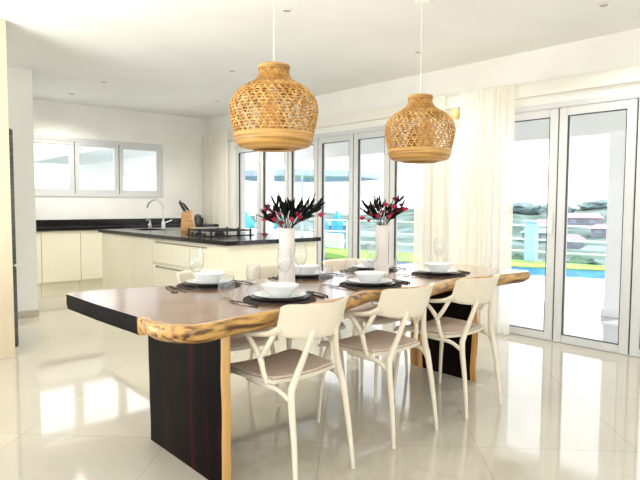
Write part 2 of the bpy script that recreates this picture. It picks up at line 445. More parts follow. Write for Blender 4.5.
for (px, ds, kind, wd, hh), lb in zip(hs, hw):
    x, y, z, a = P(px, ds)
    t = thing('hillside_house', lb, 'house', (x,y,z-.3), a, 'houses on the far hillside')
    wd *= .42; hh *= .36
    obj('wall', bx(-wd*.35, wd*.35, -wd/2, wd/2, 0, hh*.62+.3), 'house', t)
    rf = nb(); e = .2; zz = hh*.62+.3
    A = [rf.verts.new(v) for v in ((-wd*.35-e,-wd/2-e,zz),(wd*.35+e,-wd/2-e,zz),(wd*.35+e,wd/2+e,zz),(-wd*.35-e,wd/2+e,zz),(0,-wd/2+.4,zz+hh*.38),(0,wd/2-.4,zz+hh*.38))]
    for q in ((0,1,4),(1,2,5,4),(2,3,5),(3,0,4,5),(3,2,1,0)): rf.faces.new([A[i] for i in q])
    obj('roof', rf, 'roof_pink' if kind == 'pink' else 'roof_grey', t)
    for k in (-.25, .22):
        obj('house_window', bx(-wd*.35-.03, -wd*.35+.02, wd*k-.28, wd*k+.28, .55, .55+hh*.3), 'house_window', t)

def blob(rad, sz, seed, sub=3):
    bm = nb(); bmesh.ops.create_icosphere(bm, subdivisions=sub, radius=1)
    for v in bm.verts:
        n_ = noise.noise(v.co*2.2+Vector((seed,0,0)))*.34+noise.noise(v.co*5.5+Vector((0,seed,0)))*.2
        v.co *= (1+n_); v.co.x *= rad; v.co.y *= rad; v.co.z *= sz
        v.co.z += sz*.75
    return bm
bs = [(517,19,.55,.42),(531,24,.8,.6),(545,20,.55,.4),(570,16.6,.4,.3),(584,18.6,.6,.4),(597,20.5,.6,.45),(590,28,1.0,.75),(572,31,1.0,.8),(520,32,1.2,.95),
      (337,38,1.5,.7),(365,32,1.0,.6),(247,42,1.6,.8),(281,38,1.3,.7),(519,76,2.6,.9),(553,82,2.6,.9),(600,88,3.0,.8)]
bw = ['low green bush just beyond the railing beside the sheer curtain','rounded green bush behind the pale blue post','green bush beyond the railing left of the door stile',
      'small green bush beyond the railing, right of the door stile','wide low green bush in the middle of the right glass door','green bush beyond the railing beside the porch column',
      'large green shrub on the slope below the pink roofed houses','green shrub on the slope beside the door stile','tall hazy tree on the slope beside the curtain',
      'hazy shrub far beyond the lawn, left of the second vase','hazy shrub far beyond the second vase','hazy shrub in the leftmost folding window',
      'hazy shrub behind the first vase','broad hazy tree on the ridge beside the curtain','broad hazy tree on the ridge behind the door stile','broad hazy tree on the ridge beside the porch column']
for i, ((px, ds, ra, sz), lb) in enumerate(zip(bs, bw)):
    x, y, z, a = P(px, ds)
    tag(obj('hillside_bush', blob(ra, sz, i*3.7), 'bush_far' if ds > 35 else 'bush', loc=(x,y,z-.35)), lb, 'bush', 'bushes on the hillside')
for i, (px, ds, h_, wd) in enumerate(((325,21,.75,.22),(337,19.2,.95,.34),(246,21,.85,.5),(271,20.6,.7,.35),(349,20.6,.6,.22))):
    x, y, z, a = P(px, ds); c = nb(); z0 = -.6
    t_ = thing('blue_canopy_tent', ['narrow blue tent beyond the lawn, just right of the first vase','blue peaked tent beyond the lawn, between the two vases',
              'wide blue tent seen low in the leftmost folding window','blue tent beyond the island, left of the first vase','small blue tent beside the window frame left of the second vase'][i], 'tent', (x,y,z0), a, 'blue tents beyond the garden')
    hh = h_+.75
    lathe(c, [(0,hh),(wd*.25,hh-.22),(wd*.62,hh-.45),(wd*.6,hh-.6),(0,hh-.5)], 4)
    obj('canopy', c, 'tarp_blue', t_)
    obj('skirt', lathe(nb(), [(wd*.56,0),(wd*.58,hh-.5),(wd*.5,hh-.5),(wd*.5,0)], 4), 'tarp_blue', t_)

# ------------------------------------------------------------------ kitchen
GAP = .003
def kitchen_cabinet(name, label, loc, wdt, front, hgt=.87, dep=.58, rot=0, doors=1, drawers=0, plinth=.15, group=None, handles=False):
    """local: x along the front, y = depth away from the viewer, front at y=0"""
    t = thing(name, label, 'cabinet', loc, rot, group)
    obj('carcass', bx(.002, wdt-.002, .02, dep, plinth, hgt), 'cream_gloss', t)
    obj('plinth', bx(.002, wdt-.002, .06, .08, 0, plinth), 'cream_gloss', t)
    if drawers:
        hs_ = (hgt-plinth)/drawers
        for k in range(drawers):
            z0 = plinth+hs_*k
            f = obj('drawer', bx(GAP, wdt-GAP, 0, .02, z0+GAP, z0+hs_-GAP-.012, bev=.002), 'cream_gloss', t)
            h_ = nb(); box(h_, .12, wdt-.32, -.014, 0, z0+hs_-.045, z0+hs_-.032, bev=.003)
            box(h_, .10, .13, -.016, 0, z0+hs_-.05, z0+hs_-.027, bev=.003)
            obj('handle', h_, 'groove', f)
    else:
        ww = wdt/doors
        for k in range(doors):
            obj('door', bx(ww*k+GAP, ww*(k+1)-GAP, 0, .02, plinth+GAP, hgt-.012, bev=.002), 'cream_gloss', t)
    return t
kx = [1.82, 2.195, 2.69, 3.30, 3.95, 4.82]
kl = ['narrow cream cabinet at the left end under the black worktop','wide cream cabinet below the kitchen window, left of the island end',
      'cream wall side cabinet half hidden behind the left end of the island','cream wall side cabinet behind the tap on the island',
      'cream cabinet in the far corner behind the knife block']
for i in range(5):
    kitchen_cabinet('kitchen_cabinet', kl[i], (kx[i], 7.91, 0), kx[i+1]-kx[i], None, plinth=.19, group='base cabinets along the kitchen wall', doors=1)
t = thing('kitchen_worktop', 'black granite worktop with upstand along the wall under the window', 'worktop', (0,0,0))
obj('slab', bx(1.802, 4.83, 7.875, YK-.001, .872, .91, bev=.003), 'granite', t)
obj('upstand', bx(1.802, XW-.002, YK-.022, YK-.001, .9105, 1.0, bev=.002), 'granite', t)

# island: long face at X=2.675 looking to -X, end face at Y=4.23
IX0, IX1, IY0, IY1 = 2.69, 3.72, 4.25, 7.15
R90 = -PI/2   # local x -> -Y, local y -> +X
for (y0, y1, dw, lb, nd_) in ((7.15,6.24,0,'cream island cabinet with one door at the end nearest the window wall of the kitchen',1),
                             (6.24,5.72,0,'narrow cream island cabinet between the door cabinet and the drawers',1),
                             (5.72,4.27,3,'wide cream island cabinet with three drawers and slim rail handles',1)):
    kitchen_cabinet('island_cabinet', lb, (IX0,y0,0), y0-y1, None, dep=.98, rot=R90, drawers=dw, doors=nd_, plinth=.1, group='cabinets of the kitchen island')
tag(obj('island_end_panel', bx(IX0, IX1, IY0-.002, IY0+.018, .0, .87, bev=.002), 'cream_gloss'), 'plain cream end panel of the island facing the dining table', 'panel')
# worktop with sink cut-out
sx0, sx1, sy0, sy1 = 2.93, 3.29, 6.45, 7.0
b = nb()
for (x0,x1,y0,y1) in ((2.66,sx0,4.22,7.18),(sx1,3.76,4.22,7.18),(sx0,sx1,4.22,sy0),(sx0,sx1,sy1,7.18)): box(b, x0,x1,y0,y1,.872,.91)
bmesh.ops.remove_doubles(b, verts=b.verts[:], dist=1e-5)
tag(obj('island_worktop', b, 'granite'), 'long black granite worktop of the kitchen island', 'worktop')
b = nb(); box(b, sx0+.005,sx1-.005,sy0+.005,sy1-.005,.8725,.878)
frame_ring(b, 0, sx0-.02, sx1+.02, 0, .01, .004, 0, .01) if False else None
for (x0,x1,y0,y1) in ((sx0-.015,sx0+.012,sy0-.015,sy1+.015),(sx1-.012,sx1+.015,sy0-.015,sy1+.015),(sx0,sx1,sy0-.015,sy0+.012),(sx0,sx1,sy1-.012,sy1+.015)):
    box(b, x0,x1,y0,y1,.9105,.914)
tag(obj('kitchen_sink', b, 'steel'), 'stainless steel sink set into the island worktop', 'sink')
t = thing('kitchen_tap', 'chrome swan neck tap standing on the island beside the sink', 'tap', (3.36,6.82,.9105))
dx, dy = -.62, .78
def tp(s, z, rr): return (dx*s, dy*s, z, rr)
pts = [tp(0,.01,.014), tp(0,.18,.012), tp(0,.27,.011), tp(.03,.335,.011), tp(.09,.37,.011), tp(.15,.362,.011), tp(.20,.325,.011), tp(.225,.27,.012)]
obj('spout', tube(nb(), pts, n=12), 'steel', t)
obj('base', lathe(nb(), [(0,0),(.03,0),(.03,.008),(.024,.014),(.022,.09),(.014,.1),(0,.1)], 20), 'steel', t)
obj('handle', tube(nb(), [(.015,.0,.07,.012),(.05,-.02,.085,.011),(.10,-.045,.11,.008)]), 'steel', t)
t = thing('soap_dispenser', 'small steel soap pump on the island left of the tap', 'soap dispenser', (3.30,7.08,.9105))
obj('body', lathe(nb(), [(0,0),(.022,0),(.022,.05),(.012,.06),(.009,.11),(0,.11)], 18), 'steel', t)
obj('nozzle', tube(nb(), [(0,0,.105,.011),(-.02,-.01,.115,.008),(-.06,-.02,.105,.006)]), 'steel', t)
# knife block
t = thing('knife_block', 'pale wooden knife block with dark handled knives on the island', 'knife block', (3.33,6.13,.9105), math.radians(-48))
b = nb()
out = [(-.07,0),(.075,0),(.085,.05),(.045,.25),(-.055,.215)]     # side outline (x,z)
A = [b.verts.new((x,-.05,z)) for x,z in out]; B = [b.verts.new((x,.05,z)) for x,z in out]
for i in range(5): b.faces.new((A[i],A[(i+1)%5],B[(i+1)%5],B[i]))
b.faces.new(A); b.faces.new(B[::-1])
bmesh.ops.bevel(b, geom=b.edges[:], offset=.004, segments=2, affect='EDGES')
obj('block', b, 'knife_wood', t)
for k, (x, y, ln) in enumerate(((-.03,-.028,.11),(-.03,0,.13),(-.03,.028,.10),(.01,-.02,.09),(.01,.02,.08))):
    h_ = nb(); z0 = .224+(x+.055)*.35
    tube(h_, [(x,y,z0,.009),(x-.03,y,z0+ln*.5,.010),(x-.062,y,z0+ln,.008)], n=8)
    obj('knife', h_, 'iron', t)
# small box items behind the hob at the corner of the wall worktop
tag(obj('storage_canister', lathe(nb(), [(0,0),(.055,0),(.055,.13),(.05,.14),(.02,.145),(.018,.16),(0,.16)], 24), 'dark_steel', loc=(4.70,8.30,.9105)),
    'dark steel canister on the wall worktop in the far corner', 'canister')
# gas hob
t = thing('gas_hob', 'black gas hob with cast iron pan supports on the island', 'hob', (3.18,5.17,.9105))
obj('glass_plate', bx(-.27,.27,-.245,.245,0,.008,bev=.003), 'granite', t)
for (x, y, rr) in ((-.12,-.115,.04),(.13,-.115,.05),(-.12,.115,.055),(.13,.115,.04)):
    obj('burner', lathe(nb(), [(0,.008),(rr,.008),(rr,.022),(rr*.8,.026),(rr*.75,.034),(0,.036)], 20), 'iron', t)
for y0 in (-.236, .002):
    g = nb(); y1 = y0+.234
    for x in (-.235, .235): box(g, x-.007, x+.007, y0, y1, .045, .058)
    for y in (y0+.007, y1-.007, (y0+y1)/2): box(g, -.235, .235, y-.006, y+.006, .045, .058)
    for x in (-.12, 0, .12): box(g, x-.006, x+.006, y0, y1, .046, .06)
    for x in (-.235, .235):
        for y in (y0+.01, y1-.01): box(g, x-.008, x+.008, y-.008, y+.008, .008, .07)
    obj('pan_support', g, 'iron', t)
for k in range(4):
    obj('knob', lathe(nb(), [(0,.008),(.018,.008),(.016,.03),(0,.031)], 14, c=(-.248, -.12+.08*k)), 'iron', t)

# tall unit and fridge on the left edge
t = thing('tall_cabinet', 'tall cream cabinet side panel at the left edge of the photo', 'cabinet', (0,0,0))
obj('side_panel', bx(.3, 1.172, 5.0, 5.03, 0, ZC-.002, bev=.002), 'cream_panel', t)
obj('carcass', bx(.3, 1.10, 5.031, 5.10, 0, ZC-.002), 'cream_gloss', t)
t = thing('refrigerator', 'dark steel refrigerator seen edge on beside the tall cream cabinet', 'refrigerator', (0,0,0))
obj('body', bx(.45, 1.17, 5.11, 5.95, .03, 1.82, bev=.006), 'dark_steel', t)
for (z0, z1) in ((.05, .72), (.73, 1.83)):
    dd = obj('door', bx(1.173, 1.226, 5.11, 5.95, z0, z1, bev=.008), 'dark_steel', t)
    obj('handle', tube(nb(), [(1.226,5.88,z0+.1,.01),(1.255,5.88,z0+.12,.01),(1.255,5.88,z1-.12,.01),(1.226,5.88,z1-.1,.01)], smooth=False), 'steel', dd)
for (x, y) in ((.5,5.2),(1.1,5.2),(.5,5.85),(1.1,5.85)):
    obj('foot', lathe(nb(), [(0,0),(.025,0),(.02,.03),(0,.03)], 12, c=(x,y)), 'iron', t)

# ------------------------------------------------------------------ dining table
ZT = .76
near = [(1.00,2.30),(.985,2.16),(1.00,2.06),(1.05,1.985),(1.13,1.955),(1.28,1.985),(1.40,2.0),(1.6,2.02),(1.8,2.03),(2.01,2.055),(2.2,2.12),(2.37,2.165),(2.5,2.12),(2.65,2.045),(2.85,2.085),(3.08,2.14),(3.3,2.10),(3.49,2.07),(3.7,2.06),(3.84,2.05),(3.885,2.075)]
far_ = [(3.88,2.4),(3.87,2.72),(3.83,2.90),(3.7,2.98),(3.4,2.99),(3.0,2.985),(2.6,2.99),(2.2,2.98),(1.8,2.99),(1.56,3.03),(1.42,3.10),(1.15,3.16),(.985,3.15),(.975,3.10),(.98,2.7)]
out = [q[:2] for q in catmull([p_+(0,) for p_ in near], 4)]+far_
M['slab_rim'] = wood_mat('pale_sapwood_rim', (160,114,62), (212,174,114), 0, .25, 26, .8, detail=7, along=2)
t = thing('dining_table', 'long live edge wooden slab dining table with glossy brown top', 'table', (0,0,0))
b = nb(); n = len(out); cx, cy = 2.4, 2.55
def ins(p_, k):        # move outline inward
    vx, vy = cx-p_[0], cy-p_[1]; L_ = math.hypot(vx, vy*2.2); return (p_[0]+vx/L_*k, p_[1]+vy*2.2/L_*k)
def is_end(i):
    x, y = out[i]; return x < 1.01 and y > 2.24 and y < 3.12
rings = []
for (z, k) in ((ZT, .055), (ZT, .012), (ZT-.006, .003), (ZT-.03, 0), (ZT-.055, .012), (ZT-.078, .05)):
    row = []
    for i, p_ in enumerate(out):
        e = is_end(i)
        w_ = (.018*noise.noise(Vector((p_[0]*3,p_[1]*3,7))) if k == .055 else 0) if e or k == .055 else .008*noise.noise(Vector((p_[0]*6, p_[1]*6, z*40)))
        kk = (k*.15 if e else k)+w_
        x, y = ins(p_, kk); row.append(b.verts.new((x, y, z)))
    rings.append(row)
b.faces.new(rings[0]).material_index = 0
b.faces.new(rings[-1][::-1]).material_index = 1
for a_, c_ in zip(rings, rings[1:]):
    for i in range(n):
        j = (i+1) % n
        f = b.faces.new((a_[i], c_[i], c_[j], a_[j]))
        en = is_end(i) and is_end(j)
        f.material_index = (0 if en else 3) if a_ is rings[0] else (2 if en else 1)
obj('tabletop', b, ['slab_top', 'slab_sap', 'slab_end', 'slab_rim'], t, smooth=60)
def slab_leg(x0, x1, ylo, yhi, mats, seed, s0b=.02, s1=.014):
    """broad dark faces looking along X, live edges at both Y ends"""
    b = nb(); nz_ = 14; cols = []
    for k in range(nz_+1):
        z = .6815*k/nz_; f = k/nz_
        w0 = ylo+.012*noise.noise(Vector((seed,z*5,0)))-.0*f; w1 = yhi+.02*f+.012*noise.noise(Vector((seed+9,z*5,0)))
        s0 = s0b+.010*noise.noise(Vector((seed+3,z*6,1)))
        prof = [(x0,w0+s0),(x0+.004,w0+.004),(x0+.01,w0),(x1-.01,w0),(x1,w0+.006),(x1,w0+s0),(x1,w1-s1),(x1-.012,w1),(x0+.012,w1),(x0,w1-s1)]
        cols.append([b.verts.new((x,y,z)) for x,y in prof])
    m = len(prof)
    for a_, c_ in zip(cols, cols[1:]):
        for i in range(m):
            j = (i+1) % m
            f = b.faces.new((a_[i],a_[j],c_[j],c_[i]))
            f.material_index = 0 if i in (5, 9) else (2 if (len(mats) > 2 and i >= 6) else 1)
    b.faces.new(cols[0][::-1]).material_index = 0; b.faces.new(cols[-1]).material_index = 0
    return obj('leg', b, mats, t, smooth=50)
slab_leg(1.28, 1.318, 2.055, 2.785, ['leg_dark','leg_sap'], 1)
slab_leg(3.42, 3.458, 2.22, 2.80, ['leg_dark','leg_bark','leg_sap'], 5, s0b=.03, s1=.13)

# ------------------------------------------------------------------ chairs
CL = {}
chair = thing('dining_chair', '', 'chair', (1.71,2.11,0), 0, 'cream dining chairs around the table')
for s in (-1, 1):
    obj('rear_leg', tube(nb(), [(s*.178,-.262,.0,.0095),(s*.170,-.240,.2,.013),(s*.160,-.208,.40,.0165),(s*.138,-.205,.47,.0165),(s*.100,-.222,.57,.014),(s*.066,-.248,.69,.013)], n=12), 'chair', chair)
    obj('front_leg', tube(nb(), [(s*.238,.25,.0,.0095),(s*.228,.238,.2,.012),(s*.212,.212,.40,.015),(s*.2,.19,.445,.014)], n=12), 'chair', chair)
    a = nb()
    tube(a, [(s*.196,-.085,.448,.013),(s*.212,-.08,.50,.0125),(s*.222,-.068,.565,.0135),(s*.228,-.02,.622,.012),(s*.231,.02,.656,.0105)], n=10)      # forward branch
    tube(a, [(s*.222,-.068,.56,.013),(s*.214,-.105,.61,.0125),(s*.194,-.135,.675,.013)], n=10)                      # rear branch
    tube(a, [(s*.180,-.165,.70,.018),(s*.207,-.115,.674,.0135),(s*.227,-.03,.662,.0115),(s*.232,.06,.657,.0105),(s*.222,.118,.640,.009),(s*.21,.125,.634,.006)], n=10, sx=1.25)
    obj('armrest', a, 'chair', chair)
    obj('side_stretcher', tube(nb(), [(s*.2,.05,.438,.011),(s*.198,-.07,.436,.0125),(s*.184,-.15,.425,.011),(s*.162,-.208,.385,.012)], n=10), 'chair', chair)
def seat_fn(z_off, inset):
    def fn(u_, v_):
        x = (u_*2-1); y = (v_*2-1)
        # squircle mapping
        xx = x*math.sqrt(max(0,1-.13*y*y)); yy = y*math.sqrt(max(0,1-.13*x*x))
        f = (yy+1)/2
        wd = .205+.03*f-inset
        px = xx*wd; py = .075+yy*(.215-inset)
        z = .455+z_off-.016*(1-xx*xx)*(1-.4*yy*yy)-.028*max(0,yy-.55)**2/.2+.012*max(0,-yy-.3)**2
        return (px,py,z),(0,0,1)
    return fn
obj('seat', sheet(nb(), seat_fn(0,0), 22, 22, .018), 'chair', chair, smooth=70)
obj('seat_pad', sheet(nb(), seat_fn(.0155,.008), 22, 22, .011), 'pad', chair, smooth=70)
def back_fn(u_, v_):
    x = u_*2-1
    half = .186+.012*v_
    ang = x*1.0
    px = half*math.sin(ang)/math.sin(1.0)
    py = -.243-.052*v_+.115*(1-math.cos(ang))/(1-math.cos(1.0))*.95
    zb = .648+.022*(abs(x)**3); zt = .812-.012*max(0,abs(x)-.82)**2/.03
    z = zb+(zt-zb)*v_
    return (px,py,z),(math.sin(ang)*.8,-math.cos(ang),.15)
obj('backrest', sheet(nb(), back_fn, 30, 10, .015), 'chair', chair, smooth=70)
chair_spots = [((1.665,2.10,0), math.radians(2), 'cream chair with its back to the camera, nearest to it'),
               ((2.34,2.125,0), math.radians(0), 'cream chair with its back to the camera, middle of the near row'),
               ((2.975,2.115,0), math.radians(-1), 'cream chair in front of the far slab leg, back turned to camera'),
               ((1.84,2.965,0), PI, 'cream chair on the island side of the table, nearest the front slab leg'),
               ((2.36,2.925,0), PI+.02, 'cream chair on the island side of the table, opposite the middle near chair'),
               ((2.99,2.915,0), PI, 'cream chair on the island side of the table, nearest the glass doors')]
for i, (lc, rz, lb) in enumerate(chair_spots):
    if i == 0:
        chair.location = lc; chair.rotation_euler = (0,0,rz); chair['label'] = lb
    else: copy_tree(chair, lb, lc, rz)

# ------------------------------------------------------------------ place settings
PL = ['at near left place, by dark table end','at near middle place','at near right place, by the doors',
      'at island side left place','at island side middle place','at island side right place']
pos = [(1.73,2.25),(2.45,2.31),(3.19,2.37),(1.71,2.90),(2.40,2.85),(3.03,2.84)]
# woven placemat: solid woven centre, open looped rim
def placemat():
    b = nb()
    lathe(b, [(0,0),(.135,0),(.137,.002),(.135,.0035),(0,.0035)], 40)
    for k in range(2):
        rr = .157+k*.0255
        tube(b, [(rr*math.cos(2*PI*i/40), rr*math.sin(2*PI*i/40), .0028, .0026) for i in range(41)], n=5, smooth=False)
    for k in range(30):
        a0 = 2*PI*k/30
        for sg in (-1,1):
            tube(b, [(.134*math.cos(a0),.134*math.sin(a0),.0028,.0022),(.16*math.cos(a0+sg*.09),.16*math.sin(a0+sg*.09),.003,.0022),(.1835*math.cos(a0),.1835*math.sin(a0),.0028,.0022)], n=4, k=2)
    return b
mesh_things = {}
Z0 = ZT+.0005
kinds = [
 ('placemat', lambda: obj('placemat', placemat(), 'mat_weave'), 'round dark woven placemat', 'placemat', 'round placemats', (0,0), Z0),
 ('charger_plate', lambda: obj('charger_plate', lathe(nb(), [(0,0),(.095,0),(.105,.004),(.146,.011),(.1475,.0125),(.145,.0135),(.104,.0075),(.09,.005),(0,.005)], 48), 'black_plate'), 'black under plate', 'plate', 'black under plates', (0,0), Z0+.006),
 ('dinner_plate', lambda: obj('dinner_plate', lathe(nb(), [(0,0),(.08,0),(.09,.004),(.128,.016),(.1305,.0185),(.128,.0195),(.088,.0085),(.075,.005),(0,.005)], 48), 'porcelain'), 'white dinner plate', 'plate', 'white dinner plates', (0,0), Z0+.0115),
 ('bowl', lambda: obj('bowl', lathe(nb(), [(0,0),(.050,0),(.054,.004),(.061,.011),(.084,.042),(.095,.055),(.0965,.0575),(.094,.058),(.081,.044),(.055,.013),(.044,.008),(0,.007)], 48), 'porcelain'), 'white bowl on plates', 'bowl', 'white bowls', (0,0), Z0+.017),
]
for nm, mk, lb, cat, grp, off, z in kinds:
    o = mk(); tag(o, '', cat, grp)
    for i, (x, y) in enumerate(pos):
        c = o if i == 0 else o.copy()
        if i: COL.objects.link(c)
        c.location = (x, y, z); c['label'] = lb+' '+PL[i]
# glasses
def wine_glass():
    t = thing('wine_glass', '', 'glass', (0,0,0), 0, 'stemmed wine glasses')
    obj('foot', lathe(nb(), [(0,0),(.034,0),(.0355,.0015),(.033,.003),(.012,.006),(.0045,.014),(.0038,.05)], 32), 'glass', t)
    obj('stem', lathe(nb(), [(.0038,.05),(.0036,.085),(.005,.098)], 16), 'glass', t)
    obj('cup', lathe(nb(), [(.005,.098),(.02,.104),(.034,.122),(.0405,.15),(.0395,.185),(.0345,.232),(.0338,.232),(.0387,.185),(.0397,.15),(.033,.123),(.019,.1055),(0,.102)], 36), 'glass', t)
    return t
def tumbler():
    o = obj('stemless_glass', lathe(nb(), [(0,.001),(.026,.0),(.031,.003),(.039,.025),(.0435,.052),(.043,.075),(.038,.112),(.0373,.112),(.0422,.075),(.0427,.052),(.038,.026),(.03,.006),(0,.005)], 36), 'glass')
    return tag(o, '', 'glass', 'stemless glasses')
wpos = [(1.935,2.475),(2.68,2.515),(3.46,2.57),(1.553,2.765),(2.22,2.68),(2.86,2.67)]
tpos = [(1.548,2.455),(2.265,2.50),(3.00,2.55),(1.955,2.80),(2.635,2.66),(3.285,2.76)]
wg = wine_glass(); tg = tumbler()
for i in range(6):
    lw = 'clear stemmed wine glass '+PL[i]; lt = 'clear stemless glass '+PL[i]
    if i == 0: wg.location = wpos[0]+(Z0,); wg['label'] = lw; tg.location = tpos[0]+(Z0,); tg['label'] = lt
    else:
        copy_tree(wg, lw, wpos[i]+(Z0,))
        c = tg.copy(); COL.objects.link(c); c.location = tpos[i]+(Z0,); c['label'] = lt
# cutlery: local x across, y along handle -> head
def flat(bm, out, z0, z1): return prism(bm, out, z0, z1)
def fork():
    b = nb(); tube(b, [(0,-.1,.004,.0045),(0,-.03,.006,.0035),(0,.035,.007,.003),(0,.05,.006,.005)], n=8, sx=1.2)
    flat(b, [(-.006,.045),(.006,.045),(.0125,.062),(.0125,.072),(-.0125,.072),(-.0125,.062)], .004, .0065)
    for k in range(4): box(b, -.0125+k*.0069, -.0095+k*.0069+.0013, .071, .112, .004, .006)
    return b
def knife():
    b = nb(); tube(b, [(0,-.11,.004,.0055),(0,-.05,.004,.005),(0,.01,.004,.004)], n=8, sx=1.3)
    flat(b, [(-.005,.005),(.006,.005),(.009,.05),(.008,.10),(.0,.125),(-.005,.118)], .0025, .0045); return b
def spoon():
    b = nb(); tube(b, [(0,-.1,.004,.0045),(0,-.03,.006,.0035),(0,.05,.006,.003)], n=8, sx=1.2)
    m = [(0,.045),(.01,.052),(.018,.07),(.019,.085),(.012,.103),(0,.11),(-.012,.103),(-.019,.085),(-.018,.07),(-.01,.052)]
    flat(b, m, .002, .005); return b
for nm, mk, lb, grp, off, da in (('fork', fork, 'black fork left of the placemat', 'black forks', -.215, .12), ('knife', knife, 'black knife right of the placemat', 'black knives', .212, -.05), ('spoon', spoon, 'black spoon right of the knife', 'black spoons', .252, -.16)):
    o = tag(obj(nm, mk(), 'black_cutlery'), '', 'cutlery', grp)
    for i, (x, y) in enumerate(pos):
        c = o if i == 0 else o.copy()
        if i: COL.objects.link(c)
        sg = 1 if i < 3 else -1
        sh = .03 if i >= 3 else .05
        c.location = (x+sg*off, y+sg*(.0 if i < 3 else .02), Z0); c.rotation_euler = (0,0,(0 if sg > 0 else PI)+da+(random.random()-.5)*.2)
        c['label'] = (lb if sg > 0 else lb.replace(' left of',' @ of').replace(' right of',' left of').replace(' @ of',' right of'))+' '+PL[i]

# ------------------------------------------------------------------ vases with flowers
VL = ['closer to the table end','closer to the doors']
def vase(): return lathe(nb(), [(0,0),(.047,0),(.05,.004),(.048,.05),(.044,.14),(.043,.2),(.0455,.28),(.0515,.333),(.0525,.337),(.0495,.338),(.043,.28),(.0405,.2),(.0415,.14),(.045,.05),(0,.012)], 40)
vpos = [(2.035,2.58),(2.845,2.58)]
rgt = Vector((r.x, r.y, 0)).normalized(); fwd = Vector((d.x,d.y,0)).normalized()
def bouquet(i, x, y, specs, blooms, leaves_n, seed):
    rnd = random.Random(seed)
    t = thing('flower_bouquet', 'bunch of dark leaves and crimson flowers in the white vase '+VL[i], 'flowers', (x,y,Z0+.30))
    st = nb(); lf = nb()
    tips = []
    for (sx, sz, sy) in specs:
        sz *= (.72 if i == 0 else .82)
        tip = rgt*sx+fwd*sy+Vector((0,0,sz+.035))
        base = Vector((rnd.uniform(-.012,.012), rnd.uniform(-.012,.012), -.05))
        mid = base*.4+tip*.5+Vector((0,0,.03)); 
        neck = Vector((max(-.026,min(.026,tip.x*.25)), max(-.026,min(.026,tip.y*.25)), .045))
        tube(st, [tuple(base)+(.0022,), tuple(neck)+(.0022,), tuple((neck+tip)/2+Vector((0,0,.012)))+(.002,), tuple(tip)+(.0012,)], n=5, k=4)
        tips.append((neck, tip))
    for k in range(leaves_n):
        neck, tip = tips[k % len(tips)]
        f = rnd.uniform(.3,1.0); p0 = neck.lerp(tip, f)
        dirv = ((tip-neck).normalized()*1.1+Vector((rnd.uniform(-.55,.55),rnd.uniform(-.55,.55),rnd.uniform(-.2,.65)))).normalized()
        L_ = rnd.uniform(.055,.10); wv = dirv.cross(Vector((rnd.uniform(-1,1),rnd.uniform(-1,1),.3))).normalized()*rnd.uniform(.006,.0105)
        nv = dirv.cross(wv).normalized()*.004
        v = [lf.verts.new(q) for q in (p0, p0+dirv*L_*.35+wv, p0+dirv*L_*.75+wv*.7, p0+dirv*L_, p0+dirv*L_*.75-wv*.7, p0+dirv*L_*.35-wv, p0+dirv*L_*.4+nv, p0+dirv*L_*.75+nv)]
        for q in ((0,1,6),(1,2,7,6),(2,3,7),(3,4,7),(4,5,6,7),(5,0,6)): lf.faces.new([v[a] for a in q])
    obj('stems', st, 'stem', t); obj('leaves', lf, 'leaf', t)
    for k, (sx, sz, sy, rr) in enumerate(blooms):
        rr *= 1.5
        c = rgt*sx+fwd*sy+Vector((0,0,sz+.035)); bb = nb()
        for q in range(6):
            a_ = 2*PI*q/6+k; dv = Vector((math.cos(a_), math.sin(a_), .25)); sv = Vector((-math.sin(a_), math.cos(a_), 0))
            pts_ = [Vector((0,0,0)), dv*rr*.5+sv*rr*.42, dv*rr+sv*rr*.3+Vector((0,0,rr*.25)), dv*rr*1.08+Vector((0,0,rr*.1)), dv*rr-sv*rr*.3+Vector((0,0,rr*.25)), dv*rr*.5-sv*rr*.42]
            vv = [bb.verts.new(c+p_) for p_ in pts_]; bb.faces.new(vv)
        ic = bmesh.ops.create_icosphere(bb, subdivisions=1, radius=rr*.62, matrix=Matrix.Translation(c+Vector((0,0,rr*.2))))
        obj('blossom', bb, 'bloom' if k % 3 else 'bloom_dark', t)
        # twig to the blossom
        if abs(sx) > .1:
            tw = nb(); nk = Vector((rgt.x*.03*(1 if sx>0 else -1), rgt.y*.03*(1 if sx>0 else -1), .045))
            tube(tw, [tuple(nk)+(.002,), tuple(nk.lerp(c,.5)+Vector((0,0,.02)))+(.0018,), tuple(c)+(.0012,)], n=5, k=4)
            obj('twig', tw, 'stem', t)
sp1 = [(-.10,.14,.0),(-.06,.17,.03),(-.03,.20,-.02),(0,.15,.03),(.03,.17,-.03),(.06,.16,.02),(.10,.17,-.02),(.14,.19,.02),(.17,.16,0),(-.11,.08,-.03),(.05,.10,.05),(.12,.12,-.04),(-.02,.13,.05),(.15,.13,.03)]
bl1 = [(-.06,.115,.03,.013),(.03,.05,-.04,.015),(.12,.08,.02,.012),(-.085,.095,-.03,.013),(-.125,.10,0,.016),(-.11,.125,.02,.014),(-.10,.07,-.02,.016),(-.13,.045,0,.013),(-.07,.05,-.04,.015),(-.03,.03,-.05,.017),(-.045,.08,-.03,.012),(.075,.065,-.03,.015),(.09,.05,0,.015),(.06,.085,-.02,.011),(.196,.075,0,.017),(-.125,-.04,-.03,.017)]
sp2 = [(-.10,.14,0),(-.07,.16,.03),(-.04,.15,-.03),(-.01,.15,.02),(-.06,.11,-.03),(-.09,.10,.03),(.03,.13,.0),(.06,.16,.02),(.09,.18,-.02),(.13,.15,0),(.10,.10,.03),(.05,.09,-.03),(-.03,.19,.02)]
